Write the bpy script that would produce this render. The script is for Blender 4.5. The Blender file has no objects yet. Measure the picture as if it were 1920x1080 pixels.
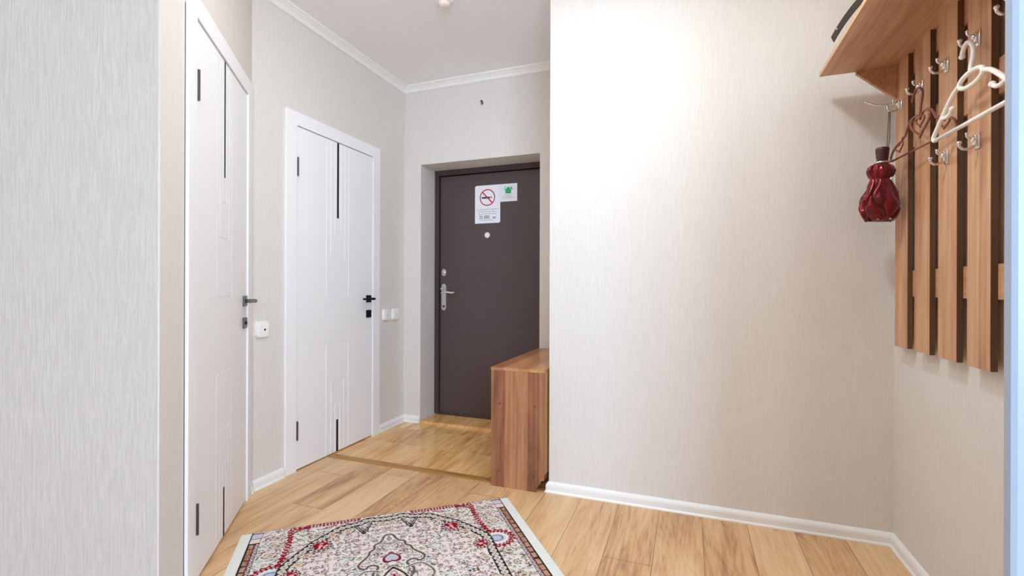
import bpy, bmesh, math, random
import numpy as np
from mathutils import Vector, Matrix, noise as mnoise
random.seed(7)
PI = math.pi
S = bpy.context.scene
C = S.collection

# ------------------------------------------------------------------ camera
cam_data = bpy.data.cameras.new('camera')
cam_data.sensor_width = 36.0
cam_data.lens = 36.0 * 891.67 / 1920.0
cam_data.clip_start = 0.02
cam = bpy.data.objects.new('camera', cam_data)
C.objects.link(cam)
cam.matrix_world = (Matrix.Translation((0, 0, 1.1)) @ Matrix.Rotation(0.3567, 4, 'Z')
                    @ Matrix.Rotation(PI / 2, 4, 'X') @ Matrix.Rotation(0.0034, 4, 'Z'))
S.camera = cam

# ------------------------------------------------------------------ world, light, exposure
S.view_settings.view_transform = 'Standard'
S.view_settings.look = 'None'
S.view_settings.gamma = 1.0
S.view_settings.use_curve_mapping = False
S.view_settings.exposure = 0.80
S.cycles.diffuse_bounces = 8
S.cycles.max_bounces = 12
S.cycles.sample_clamp_indirect = 8.0
W = bpy.data.worlds.new('sky')
S.world = W
W.use_nodes = True
W.node_tree.nodes['Background'].inputs[0].default_value = (0.55, 0.75, 1.0, 1)
W.node_tree.nodes['Background'].inputs[1].default_value = 1.2


def light(name, kind, loc, energy, color, size=0.1, rot=(0, 0, 0), size_y=None, spread=None):
    d = bpy.data.lights.new(name, kind)
    d.energy = energy
    d.color = color
    if kind == 'AREA':
        d.size = size
        if size_y:
            d.shape = 'RECTANGLE'
            d.size_y = size_y
        if spread:
            d.spread = spread
    else:
        d.shadow_soft_size = size
    o = bpy.data.objects.new(name, d)
    C.objects.link(o)
    o.location = loc
    o.rotation_euler = rot
    return o


HALL_LAMP = (-1.00, 1.62)
ADDED_HALL_LAMP = (-0.05, 1.50)  # unseen second lamp, added to lift the dim rack side
ROOM_FILL_LAMP = (0.55, -1.15)  # unseen lamp behind the camera, added as fill
CEIL = 2.745
for nm, (lx, ly), e_down, e_all, colr in (('hall_lamp', HALL_LAMP, 2.5, 1.4, (0.87, 0.945, 1.0)), ('added_hall_lamp', ADDED_HALL_LAMP, 5.2, 2.1, (0.78, 0.905, 1.0))):
    light(nm + '_down_light', 'AREA', (lx, ly, 2.632), e_down, colr, 0.13).data.shape = 'DISK'
    light(nm + '_glow_light', 'POINT', (lx, ly, 2.56), e_all, colr, 0.06)
light('room_fill_light', 'POINT', (ROOM_FILL_LAMP[0], ROOM_FILL_LAMP[1], 2.50), 16, (0.87, 0.945, 1.0), 0.12)
# daylight entering by the window of the room the camera stands in
light('window_daylight', 'AREA', (2.05, -2.83, 1.5), 120, (0.52, 0.73, 1.0), 1.7, (PI / 2, 0, 0), 1.5)


# ------------------------------------------------------------------ material helpers
class NT:
    def __init__(s, name):
        s.m = bpy.data.materials.new(name)
        s.m.use_nodes = True
        s.t = s.m.node_tree
        s.b = s.t.nodes['Principled BSDF']

    def n(s, typ, **kw):
        nd = s.t.nodes.new(typ)
        for k, v in kw.items():
            if k.startswith('i_'):
                nd.inputs[k[2:]].default_value = v
            else:
                setattr(nd, k, v)
        return nd

    def l(s, a, b):
        s.t.links.new(a, b)

    def math(s, op, a, b=None, c=None):
        nd = s.t.nodes.new('ShaderNodeMath')
        nd.operation = op
        for i, v in enumerate((a, b, c)):
            if v is None:
                continue
            if isinstance(v, (int, float)):
                nd.inputs[i].default_value = v
            else:
                s.l(v, nd.inputs[i])
        return nd.outputs[0]

    def coords(s, scale=(1, 1, 1), kind='Object', loc=(0, 0, 0)):
        tc = s.n('ShaderNodeTexCoord')
        mp = s.n('ShaderNodeMapping')
        mp.inputs['Scale'].default_value = scale
        mp.inputs['Location'].default_value = loc
        s.l(tc.outputs[kind], mp.inputs[0])
        return mp.outputs[0]

    def noise(s, vec, scale=1.0, detail=3, rough=0.5, dist=0.0):
        nd = s.n('ShaderNodeTexNoise')
        nd.inputs['Scale'].default_value = scale
        nd.inputs['Detail'].default_value = detail
        nd.inputs['Roughness'].default_value = rough
        nd.inputs['Distortion'].default_value = dist
        s.l(vec, nd.inputs['Vector'])
        return nd.outputs['Fac']

    def ramp(s, fac, stops):
        nd = s.n('ShaderNodeValToRGB')
        e = nd.color_ramp.elements
        while len(e) > 1:
            e.remove(e[-1])
        e[0].position = stops[0][0]
        e[0].color = (*stops[0][1], 1)
        for p, c in stops[1:]:
            x = e.new(p)
            x.color = (*c, 1)
        s.l(fac, nd.inputs[0])
        return nd.outputs[0]

    def mix(s, fac, a, b, mode='MIX'):
        nd = s.n('ShaderNodeMix', data_type='RGBA', blend_type=mode)
        for k, v in ((0, fac), (6, a), (7, b)):
            if isinstance(v, (int, float)):
                nd.inputs[k].default_value = v
            elif isinstance(v, tuple):
                nd.inputs[k].default_value = (*v, 1)
            else:
                s.l(v, nd.inputs[k])
        return nd.outputs[2]

    def bump(s, h, dist=0.001, strength=1.0):
        nd = s.n('ShaderNodeBump')
        nd.inputs['Distance'].default_value = dist
        nd.inputs['Strength'].default_value = strength
        s.l(h, nd.inputs['Height'])
        s.l(nd.outputs[0], s.b.inputs['Normal'])

    def set(s, col=None, rough=None, metal=None, spec=None, coat=None, emis=None, emis_s=None):
        if col is not None:
            if isinstance(col, tuple):
                s.b.inputs['Base Color'].default_value = (*col, 1)
            else:
                s.l(col, s.b.inputs['Base Color'])
        if rough is not None:
            if isinstance(rough, (int, float)):
                s.b.inputs['Roughness'].default_value = rough
            else:
                s.l(rough, s.b.inputs['Roughness'])
        if metal is not None:
            s.b.inputs['Metallic'].default_value = metal
        if spec is not None:
            s.b.inputs['Specular IOR Level'].default_value = spec
        if coat is not None:
            s.b.inputs['Coat Weight'].default_value = coat
        if emis is not None:
            s.b.inputs['Emission Color'].default_value = (*emis, 1)
            s.b.inputs['Emission Strength'].default_value = emis_s
        return s.m


def srgb(r, g, b):
    f = lambda c: (c / 255 / 12.92) if c / 255 <= 0.04045 else ((c / 255 + 0.055) / 1.055) ** 2.4
    return (f(r), f(g), f(b))


def plain(name, col, rough=0.5, metal=0.0, var=0.04, scale=30.0, bump=0.0, **kw):
    n = NT(name)
    v = n.coords()
    f = n.noise(v, scale, 3)
    c = n.mix(f, tuple(max(0, x * (1 - var)) for x in col), tuple(min(1, x * (1 + var)) for x in col))
    if bump:
        n.bump(f, bump)
    return n.set(c, rough, metal, **kw)


def wallpaper(name, col, ridge=0.0010, sc=170.0, con=0.03):
    n = NT(name)
    v = n.coords((sc, sc, 9.0))
    a = n.noise(v, 1.0, 4, 0.65, 0.6)
    v2 = n.coords((70, 70, 140))
    b = n.noise(v2, 1.0, 2, 0.5)
    h = n.math('ADD', n.math('MULTIPLY', a, 0.8), n.math('MULTIPLY', b, 0.25))
    lo = tuple(x * (1 - con) for x in col)
    hi = tuple(min(1, x * (1 + con)) for x in col)
    c = n.mix(n.ramp(a, [(0.40, (0, 0, 0)), (0.60, (1, 1, 1))]), lo, hi)
    n.bump(h, ridge)
    return n.set(c, 0.75, spec=0.25)


def wood(name, base, dark, light_, axis='Z', band=0.085, rough=0.38, bandaxis='X', seed=0.0, bandamp=0.5):
    n = NT(name)
    long_s, cross = 2.2, 70.0
    sc = {'X': (long_s, cross, cross), 'Y': (cross, long_s, cross), 'Z': (cross, cross, long_s)}[axis]
    f = n.noise(n.coords(sc, loc=(seed, seed, seed)), 1.0, 5, 0.6, 0.3)
    sc2 = tuple(x * (0.16 if x > 10 else 0.7) for x in sc)
    g = n.noise(n.coords(sc2, loc=(seed * 2, 3, seed)), 1.0, 3, 0.5, 1.2)
    sep = n.n('ShaderNodeSeparateXYZ')
    n.l(n.coords(loc=(seed, seed * 0.7, 0)), sep.inputs[0])
    idx = n.math('FLOOR', n.math('DIVIDE', sep.outputs[bandaxis], band))
    wn = n.n('ShaderNodeTexWhiteNoise', noise_dimensions='1D')
    n.l(idx, wn.inputs['W'])
    t = n.math('ADD', n.math('MULTIPLY', f, 0.55), n.math('MULTIPLY', g, 0.55))
    t = n.math('ADD', t, n.math('MULTIPLY', n.math('SUBTRACT', wn.outputs['Value'], 0.5), 0.32 * bandamp))
    c = n.ramp(t, [(0.25, dark), (0.52, base), (0.82, light_)])
    n.bump(f, 0.0002)
    return n.set(c, rough, spec=0.4)


def laminate(name, tile=False):
    n = NT(name)
    sep = n.n('ShaderNodeSeparateXYZ')
    n.l(n.coords(), sep.inputs[0])
    X, Y = sep.outputs[0], sep.outputs[1]
    if tile:
        w, ln = 0.333, 0.333
        px = n.math('DIVIDE', n.math('ADD', X, 1.42), w)
        py0 = n.math('DIVIDE', n.math('SUBTRACT', Y, 2.857), ln)
        off = 0.0
    else:
        w, ln = 0.195, 1.28
        px = n.math('DIVIDE', n.math('ADD', X, 1.5), w)
        wn0 = n.n('ShaderNodeTexWhiteNoise', noise_dimensions='1D')
        n.l(n.math('FLOOR', px), wn0.inputs['W'])
        py0 = n.math('ADD', n.math('DIVIDE', Y, ln), n.math('MULTIPLY', wn0.outputs['Value'], 7.0))
    ix, iy = n.math('FLOOR', px), n.math('FLOOR', py0)
    fx, fy = n.math('FRACT', px), n.math('FRACT', py0)
    cmb = n.n('ShaderNodeCombineXYZ')
    n.l(ix, cmb.inputs[0])
    n.l(iy, cmb.inputs[1])
    wn = n.n('ShaderNodeTexWhiteNoise', noise_dimensions='2D')
    n.l(cmb.outputs[0], wn.inputs['Vector'])
    # grain, shifted from plank to plank
    def grain(sx, sy, det, rough, dist):
        cv = n.n('ShaderNodeCombineXYZ')
        n.l(n.math('MULTIPLY', X, sx), cv.inputs[0])
        n.l(n.math('ADD', n.math('MULTIPLY', Y, sy), n.math('MULTIPLY', wn.outputs['Value'], 40.0)), cv.inputs[1])
        n.l(n.math('MULTIPLY', ix, 3.7), cv.inputs[2])
        return n.noise(cv.outputs[0], 1.0, det, rough, dist)
    g1 = grain(95, 5.5, 5, 0.62, 0.5)
    g2 = grain(13, 1.3, 4, 0.55, 1.5)
    g3 = grain(5, 1.3, 3, 0.5, 0.8)
    t = n.math('ADD', n.math('MULTIPLY', g1, 0.34), n.math('MULTIPLY', g2, 0.48))
    t = n.math('ADD', t, n.math('MULTIPLY', g3, 0.35))
    t = n.math('ADD', t, n.math('MULTIPLY', n.math('SUBTRACT', wn.outputs['Value'], 0.5), 0.16 if not tile else 0.05))
    if not tile:
        g4 = grain(7.5, 0.9, 2, 0.45, 0.6)
        ring = n.math('SINE', n.math('MULTIPLY', g4, 62.0))
        ring = n.math('MULTIPLY', n.math('POWER', n.math('ABSOLUTE', ring), 4.0), -0.055)
        t = n.math('ADD', t, ring)
        t = n.math('ADD', t, 0.07)
    if tile:
        c = n.ramp(t, [(0.42, srgb(176, 116, 62)), (0.54, srgb(224, 170, 104)), (0.66, srgb(242, 198, 136)), (0.8, srgb(250, 220, 170))])
    else:
        c = n.ramp(t, [(0.36, srgb(142, 98, 64)), (0.47, srgb(182, 136, 94)), (0.56, srgb(208, 164, 116)), (0.70, srgb(222, 184, 138)), (0.9, srgb(232, 200, 158))])
        kn = n.noise(n.coords((9, 3.2, 1), loc=(3.1, 1.7, 0)), 1.0, 2, 0.5, 0.4)
        c = n.mix(n.ramp(kn, [(0.69, (0, 0, 0)), (0.76, (0.6, 0.6, 0.6))]), c, srgb(120, 78, 50))
    ew = 0.006 if tile else 0.0055
    el = 0.006 if tile else 0.0011
    ex = n.math('LESS_THAN', n.math('ABSOLUTE', n.math('SUBTRACT', fx, 0.5)), 0.5 - ew)
    ey = n.math('LESS_THAN', n.math('ABSOLUTE', n.math('SUBTRACT', fy, 0.5)), 0.5 - el)
    inside = n.math('MULTIPLY', ex, ey)
    c = n.mix(inside, srgb(226, 194, 146) if tile else srgb(128, 88, 58), c)
    h = n.math('ADD', n.math('MULTIPLY', inside, 1.0), n.math('MULTIPLY', g1, 0.12))
    n.bump(h, 0.0006)
    return n.set(c, 0.13 if tile else 0.36, spec=0.5)


M = {}
M['wall'] = wallpaper('beige_wallpaper', srgb(224, 219, 213))
M['wall_near'] = wallpaper('ribbed_wallpaper', srgb(207, 202, 197), 0.0026, 200, 0.055)
M['ceiling'] = plain('matte_ceiling', srgb(246, 246, 248), 0.85, var=0.01, scale=3)
M['white'] = plain('white_door_paint', srgb(246, 246, 248), 0.42, var=0.01, scale=6)
M['trim'] = plain('white_trim_plastic', srgb(240, 240, 238), 0.35, var=0.01, scale=12)
M['cornice'] = plain('white_cornice', srgb(242, 240, 236), 0.6, var=0.01, scale=12)
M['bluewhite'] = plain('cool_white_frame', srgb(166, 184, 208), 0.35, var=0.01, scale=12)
M['black'] = plain('black_glass', (0.012, 0.011, 0.012), 0.55, var=0.1, spec=0.15)
M['gapshade'] = plain('gap_shade_black', (0.02, 0.018, 0.016), 0.9)
M['floor'] = laminate('oak_laminate')
M['tile'] = laminate('wood_look_tile', True)
M['brass'] = plain('bronze_threshold', srgb(182, 134, 72), 0.35, 0.35, var=0.05)
M['steel'] = plain('brushed_steel', srgb(104, 98, 96), 0.3, 1.0, var=0.05)
M['gunmetal'] = plain('gunmetal', srgb(96, 92, 92), 0.32, 0.9, var=0.05)
M['darkmetal'] = plain('dark_metal', srgb(46, 46, 54), 0.35, 0.8, var=0.05)
M['chrome'] = plain('chrome', (0.86, 0.86, 0.88), 0.09, 1.0, var=0.01)
M['satinchrome'] = plain('satin_chrome', (0.80, 0.79, 0.78), 0.22, 1.0, var=0.02)
M['cream'] = plain('cream_plastic', srgb(240, 232, 224), 0.3, var=0.02)
M['plastic'] = plain('white_plastic', srgb(244, 243, 240), 0.28, var=0.01)
M['entry'] = plain('dark_brown_leatherette', srgb(80, 65, 65), 0.42, var=0.10, scale=9, bump=0.0004)
M['entryframe'] = plain('dark_brown_frame_paint', srgb(72, 56, 56), 0.4, var=0.06, scale=8)
M['hanger_white'] = plain('white_hanger_plastic', srgb(246, 240, 232), 0.25, var=0.01)
M['hanger_brown'] = plain('brown_hanger_plastic', srgb(132, 76, 62), 0.22, var=0.05)
M['belt'] = plain('dark_brown_leather', srgb(52, 38, 30), 0.55, var=0.2, scale=60, bump=0.0003)
M['burgundy'] = plain('burgundy_plastic', srgb(70, 28, 34), 0.28, var=0.05)
M['paper'] = plain('white_sticker', srgb(236, 238, 244), 0.4, var=0.01)
M['ink'] = plain('black_ink', (0.02, 0.02, 0.025), 0.6)
M['greyink'] = plain('grey_ink', srgb(158, 152, 164), 0.6)
M['redink'] = plain('red_ink', srgb(196, 30, 48), 0.5)
M['greenink'] = plain('green_ink', srgb(40, 176, 104), 0.5)
WB, WD, WL = srgb(196, 146, 108), srgb(152, 104, 72), srgb(222, 178, 138)
M['slat'] = wood('walnut_slats', WB, WD, WL, 'Z', 0.04, 0.4, 'Y', 0.3, 0.7)
M['rail'] = wood('walnut_rail', WB, WD, WL, 'Y', 0.3, 0.4, 'Z', 1.3, 0.2)
M['shelf'] = wood('walnut_shelf', srgb(198, 152, 118), srgb(164, 116, 84), srgb(220, 180, 144), 'Y', 0.07, 0.38, 'X', 2.1, 0.8)
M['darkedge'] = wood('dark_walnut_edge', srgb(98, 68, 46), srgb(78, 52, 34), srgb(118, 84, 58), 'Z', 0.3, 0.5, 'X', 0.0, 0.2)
M['edge'] = wood('light_wood_edge', srgb(206, 168, 124), srgb(180, 138, 96), srgb(226, 192, 150), 'Y', 0.3, 0.45, 'X', 0.0, 0.2)
M['cabf'] = wood('walnut_cabinet_side', srgb(154, 102, 72), srgb(110, 68, 46), srgb(190, 138, 98), 'Z', 0.066, 0.36, 'X', 0.05, 0.9)
M['cabt'] = wood('walnut_cabinet_top', srgb(184, 128, 88), srgb(140, 88, 58), srgb(212, 160, 112), 'Y', 0.075, 0.3, 'X', 0.9, 0.8)
M['cabe'] = wood('light_cabinet_edge', srgb(214, 162, 104), srgb(190, 138, 84), srgb(230, 184, 130), 'Z', 0.3, 0.4, 'Y', 0.0, 0.2)


def satin():
    n = NT('burgundy_satin')
    v = n.coords((30, 30, 10))
    f = n.noise(v, 1.0, 3, 0.5, 1.0)
    c = n.ramp(f, [(0.3, srgb(78, 8, 18)), (0.55, srgb(122, 18, 28)), (0.8, srgb(158, 34, 42))])
    n.bump(f, 0.002)
    n.b.inputs['Sheen Weight'].default_value = 0.25
    return n.set(c, 0.26, 0.65, spec=0.6)


M['satin'] = satin()


# ------------------------------------------------------------------ mesh helpers
def box(bm, x0, x1, y0, y1, z0, z1, bevel=0.0):
    v = [bm.verts.new(p) for p in ((x0, y0, z0), (x1, y0, z0), (x1, y1, z0), (x0, y1, z0),
                                   (x0, y0, z1), (x1, y0, z1), (x1, y1, z1), (x0, y1, z1))]
    fs = [bm.faces.new([v[i] for i in q]) for q in
          ((3, 2, 1, 0), (4, 5, 6, 7), (0, 1, 5, 4), (1, 2, 6, 5), (2, 3, 7, 6), (3, 0, 4, 7))]
    if bevel:
        es = list({e for f in fs for e in f.edges})
        bmesh.ops.bevel(bm, geom=es, offset=bevel, segments=2, profile=0.6, affect='EDGES')


def prism(bm, pts, a0, a1, axis='Z'):
    """polygon pts (2D) extruded along an axis"""
    def P(p, a):
        return {'Z': (p[0], p[1], a), 'Y': (p[0], a, p[1]), 'X': (a, p[0], p[1])}[axis]
    b = [bm.verts.new(P(p, a0)) for p in pts]
    t = [bm.verts.new(P(p, a1)) for p in pts]
    n = len(pts)
    bm.faces.new(b[::-1])
    bm.faces.new(t)
    for i in range(n):
        bm.faces.new((b[i], b[(i + 1) % n], t[(i + 1) % n], t[i]))


def tube(bm, pts, r, seg=10, closed=False, cap=True):
    pts = [Vector(p) for p in pts]
    n = len(pts)
    rad = r if isinstance(r, (list, tuple)) else [r] * n
    rings = []
    up = None
    for i, p in enumerate(pts):
        if closed:
            d = pts[(i + 1) % n] - pts[i - 1]
        else:
            d = pts[min(i + 1, n - 1)] - pts[max(i - 1, 0)]
        d.normalize()
        if up is None:
            up = d.orthogonal().normalized()
        else:
            up = (up - d * up.dot(d))
            up = up.normalized() if up.length > 1e-6 else d.orthogonal().normalized()
        s = d.cross(up)
        rings.append([bm.verts.new(p + (up * math.cos(2 * PI * k / seg) + s * math.sin(2 * PI * k / seg)) * rad[i])
                      for k in range(seg)])
    m = n if closed else n - 1
    for i in range(m):
        a, b = rings[i], rings[(i + 1) % n]
        sh = 0
        if closed and i == n - 1:
            sh = min(range(seg), key=lambda q: (a[0].co - b[q].co).length)
        for k in range(seg):
            bm.faces.new((a[k], a[(k + 1) % seg], b[(k + 1 + sh) % seg], b[(k + sh) % seg]))
    if cap and not closed:
        bm.faces.new(rings[0][::-1])
        bm.faces.new(rings[-1])


def smooth_path(pts, n=8, closed=False):
    P = [Vector(p) for p in pts]
    out = []
    N = len(P)
    for i in range(N if closed else N - 1):
        if closed:
            p0, p1, p2, p3 = P[i - 1], P[i], P[(i + 1) % N], P[(i + 2) % N]
        else:
            p0, p1, p2, p3 = P[max(i - 1, 0)], P[i], P[i + 1], P[min(i + 2, N - 1)]
        for k in range(n):
            t = k / n
            out.append(0.5 * ((2 * p1) + (-p0 + p2) * t + (2 * p0 - 5 * p1 + 4 * p2 - p3) * t * t
                              + (-p0 + 3 * p1 - 3 * p2 + p3) * t ** 3))
    if not closed:
        out.append(P[-1])
    return out


def sphere(bm, c, r, sx=1, sy=1, sz=1, u=16, v=10):
    mat = Matrix.Translation(c) @ Matrix.Diagonal((r * sx, r * sy, r * sz, 1))
    bmesh.ops.create_uvsphere(bm, u_segments=u, v_segments=v, radius=1, matrix=mat)


def lathe(bm, prof, c=(0, 0, 0), seg=32, axis='Z'):
    rings = []
    for r, z in prof:
        ring = []
        for k in range(seg):
            a = 2 * PI * k / seg
            x, y = r * math.cos(a), r * math.sin(a)
            p = {'Z': (x, y, z), 'Y': (x, z, y), 'X': (z, x, y)}[axis]
            ring.append(bm.verts.new((p[0] + c[0], p[1] + c[1], p[2] + c[2])))
        rings.append(ring)
    for a, b in zip(rings, rings[1:]):
        for k in range(seg):
            bm.faces.new((a[k], a[(k + 1) % seg], b[(k + 1) % seg], b[k]))
    bm.faces.new(rings[0][::-1])
    bm.faces.new(rings[-1])


def obj(name, bm, mat, parent=None, smooth=False, off=None):
    bmesh.ops.recalc_face_normals(bm, faces=bm.faces)
    if off is not None:
        bmesh.ops.translate(bm, verts=bm.verts, vec=-Vector(off))
    me = bpy.data.meshes.new(name)
    bm.to_mesh(me)
    bm.free()
    if smooth:
        for p in me.polygons:
            p.use_smooth = True
    me.materials.append(mat)
    o = bpy.data.objects.new(name, me)
    C.objects.link(o)
    if parent:
        o.parent = parent
    return o


def tag(o, label=None, cat=None, group=None, kind=None):
    if label:
        o['label'] = label
    if cat:
        o['category'] = cat
    if group:
        o['group'] = group
    if kind:
        o['kind'] = kind
    return o


def empty(name, loc, rz=0.0, **kw):
    o = bpy.data.objects.new(name, None)
    o.empty_display_size = 0.1
    C.objects.link(o)
    o.location = loc
    o.rotation_euler = (0, 0, rz)
    return tag(o, **kw)


def B():
    return bmesh.new()


def copy_tree(o, parent=None):
    c = o.copy()
    C.objects.link(c)
    c.parent = parent
    for ch in list(o.children):
        copy_tree(ch, c)
    return c


# ------------------------------------------------------------------ plan
XL, YJ, YF = -2.202, 1.902, 3.363          # left wall, its joint with the angled wall, far wall
YR, XC, XR = 2.483, -0.708, 0.824          # big wall, its corner, rack wall
WA = 0.6355                                # turn of the angled wall
SHELL_L, SHELL_R, SHELL_B = -3.4, 3.2, -2.7


def wall(name, origin, rz, length, height, holes=(), thick=0.2, mat='wall', label=None):
    """front face on local y=0 looking to -y, body behind; holes are (u0,u1,z0,z1,depth)"""
    bm = B()
    if not holes:
        box(bm, 0, length, 0, thick, 0, height)
    else:
        d = holes[0][4]
        u = 0.0
        for (u0, u1, z0, z1, dd) in sorted(holes):
            if u0 > u:
                box(bm, u, u0, 0, d, 0, height)
            if z0 > 0:
                box(bm, u0, u1, 0, d, 0, z0)
            if z1 < height:
                box(bm, u0, u1, 0, d, z1, height)
            u = u1
        if u < length:
            box(bm, u, length, 0, d, 0, height)
        if thick > d:
            box(bm, 0, length, d, thick, 0, height)
    o = obj(name, bm, M[mat])
    o.location = origin
    o.rotation_euler = (0, 0, rz)
    return tag(o, label=label, cat='wall', kind='structure')


DH = 2.062
# left wall with the second white door; local u = y - YJ
wall('wall_left', (XL, YJ, 0), PI / 2, YF - YJ + 0.4, CEIL, [(2.2 - YJ, 2.95 - YJ, 0, DH + 0.012, 0.07)], 0.2,
     label='beige textured wall holding the farther white door')
# angled wall with the nearer white door
SA, CA = math.sin(WA), math.cos(WA)
T_END = 1.122
pA = (XL + SA * T_END, YJ - CA * T_END, 0)
wall('wall_angled', pA, PI / 2 + WA, T_END, CEIL, [(T_END - 0.9285, T_END - 0.098, 0, DH * 1.012 + 0.012, 0.07)], 0.14,
     label='short angled beige wall holding the nearer white door')
# near left wall, square to the angled one, running back past the camera
NL = 2.30
pN = (pA[0] - CA * (NL + 0.006) + SA * 0.002, pA[1] - SA * (NL + 0.006) - CA * 0.002, 0)
wall('wall_near_left', pN, WA, NL, CEIL, (), 0.14, 'wall_near', label='ribbed pale wall at the left edge of the view')
# far wall with the deep entrance recess
wall('wall_far', (XL, YF, 0), 0, XC - XL, CEIL, [(-2.046 - XL, -1.036 - XL, 0, 2.098, 0.32)], 0.45,
     label='far beige wall around the dark entrance door')
# big wall block
bm = B()
box(bm, XC, XR + 0.3, YR, YF + 0.45, 0, CEIL)
tag(obj('wall_front', bm, M['wall']), label='large bright beige wall beside the coat rack', cat='wall', kind='structure')
bm = B()
box(bm, XR, XR + 0.3, 1.09, YR, 0, CEIL)
tag(obj('wall_right', bm, M['wall']), label='beige wall that carries the slatted coat rack', cat='wall', kind='structure')
bm = B()
box(bm, 0.560, SHELL_R, 1.03, 1.09, 0, CEIL)
tag(obj('wall_near_right', bm, M['wall_near']), label='wall stub right of the passage', cat='wall', kind='structure')
# the room around the camera
bm = B()
box(bm, SHELL_L - 0.2, SHELL_L, SHELL_B - 0.2, 1.5, 0, CEIL)
tag(obj('wall_room_left', bm, M['wall_near']), label='left wall of the room behind the camera', cat='wall', kind='structure')
bm = B()
box(bm, SHELL_R, SHELL_R + 0.2, SHELL_B - 0.2, 1.09, 0, CEIL)
tag(obj('wall_room_right', bm, M['wall_near']), label='right wall of the room behind the camera', cat='wall', kind='structure')
bm = B()
box(bm, SHELL_L, 1.2, SHELL_B - 0.2, SHELL_B, 0, CEIL)
box(bm, 2.9, SHELL_R, SHELL_B - 0.2, SHELL_B, 0, CEIL)
box(bm, 1.2, 2.9, SHELL_B - 0.2, SHELL_B, 0, 0.75)
box(bm, 1.2, 2.9, SHELL_B - 0.2, SHELL_B, 2.25, CEIL)
tag(obj('wall_back', bm, M['wall_near']), label='back wall with the window', cat='wall', kind='structure')
bm = B()
for a in ((1.2, 1.26, 0.75, 2.25), (2.84, 2.9, 0.75, 2.25), (2.02, 2.08, 0.75, 2.25), (1.2, 2.9, 0.75, 0.81), (1.2, 2.9, 2.19, 2.25)):
    box(bm, a[0], a[1], SHELL_B - 0.10, SHELL_B - 0.04, a[2], a[3])
tag(obj('window_1', bm, M['trim']), label='white window frame behind the camera', cat='window', kind='structure')

# floors and ceiling
bm = B()
box(bm, SHELL_L - 0.2, SHELL_R + 0.2, SHELL_B - 0.2, 2.50, -0.1, 0)
tag(obj('floor', bm, M['floor']), label='oak laminate floor in long planks', cat='floor', kind='structure')
bm = B()
box(bm, XL - 0.2, XC + 0.1, 2.50, YF, -0.1, 0.001)
tag(obj('floor', bm, M['tile']), label='glossy wood-look tile floor before the entrance door', cat='floor', kind='structure')
bm = B()
box(bm, -2.046, -1.036, YF - 0.004, YF + 0.32, -0.05, 0.020, 0.002)
tag(obj('floor', bm, M['tile']), label='raised tiled sill under the entrance door', cat='floor', kind='structure')
bm = B()
box(bm, SHELL_L - 0.2, SHELL_R + 0.2, SHELL_B - 0.2, YF + 0.45, CEIL, CEIL + 0.1)
tag(obj('ceiling', bm, M['ceiling']), label='plain white ceiling', cat='ceiling', kind='structure')


# sweep a moulding profile along a wall line; (dx,dy) = outwards direction
def moulding(bm, a, b, out, prof, m0=0.0, m1=0.0):
    """prof: list of (outwards, z). m0/m1: how far each end moves along the line per unit outwards (mitre)"""
    a, b = Vector((a[0], a[1], 0)), Vector((b[0], b[1], 0))
    d = (b - a).normalized()
    o = Vector((out[0], out[1], 0)).normalized()
    r0 = [bm.verts.new(a + o * p + d * (p * m0) + Vector((0, 0, z))) for p, z in prof]
    r1 = [bm.verts.new(b + o * p - d * (p * m1) + Vector((0, 0, z))) for p, z in prof]
    n = len(prof)
    for i in range(n):
        bm.faces.new((r0[i], r0[(i + 1) % n], r1[(i + 1) % n], r1[i]))
    bm.faces.new(r0[::-1])
    bm.faces.new(r1)


BASE = [(0, 0), (0.020, 0), (0.020, 0.006), (0.014, 0.012), (0.0145, 0.036), (0.012, 0.045), (0.006, 0.053), (0.0, 0.056)]
CORN = [(0, CEIL), (0, CEIL - 0.050), (0.006, CEIL - 0.052), (0.012, CEIL - 0.044), (0.016, CEIL - 0.030), (0.028, CEIL - 0.020),
        (0.034, CEIL - 0.014), (0.044, CEIL - 0.010), (0.046, CEIL)]
jx, jy = XL + SA * 0.028, YJ - CA * 0.028


def base(name, segs, label):
    bm = B()
    for s in segs:
        moulding(bm, *s)
    return tag(obj(name, bm, M['trim']), label=label, cat='baseboard', kind='structure')


base('baseboard_left', [((XL, YJ + 0.004), (XL, 2.118), (1, 0), BASE, 0.33, 0), ((XL, 3.03), (XL, YF), (1, 0), BASE, 0, 1)],
     'white baseboard on the left wall beside the farther white door')
base('baseboard_angled', [((jx, jy), (XL, YJ), (CA, SA), BASE, 0, 0.33)], 'short white baseboard end beside the nearer white door')
base('baseboard_far', [((XL, YF), (-2.046, YF), (0, -1), BASE, 1, 0)], 'white baseboard left of the entrance recess')
base('baseboard_front', [((XC, YR), (XR, YR), (0, -1), BASE, -1, 1), ((XC, YF), (XC, YR), (-1, 0), BASE, 0, -1)],
     'white baseboard along the big bright wall')
base('baseboard_right', [((XR, YR), (XR, 1.09), (-1, 0), BASE, 1, 0)], 'white baseboard under the coat rack')
base('baseboard_near_left', [((pN[0], pN[1]), (pA[0], pA[1]), (SA, -CA), BASE, 0, -1), ((pA[0], pA[1]), (pA[0] - SA * 0.19, pA[1] + CA * 0.19), (CA, SA), BASE, -1, 0)], 'white baseboard on the ribbed wall')
bm = B()
moulding(bm, (XL, YJ), (XL, YF), (1, 0), CORN, 0.3, 1)
moulding(bm, (XL, YF), (XC, YF), (0, -1), CORN, 1, 1)
moulding(bm, (XC, YF), (XC, YR), (-1, 0), CORN, 1, -1)
moulding(bm, (XC, YR), (XR, YR), (0, -1), CORN, -1, 1)
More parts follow.
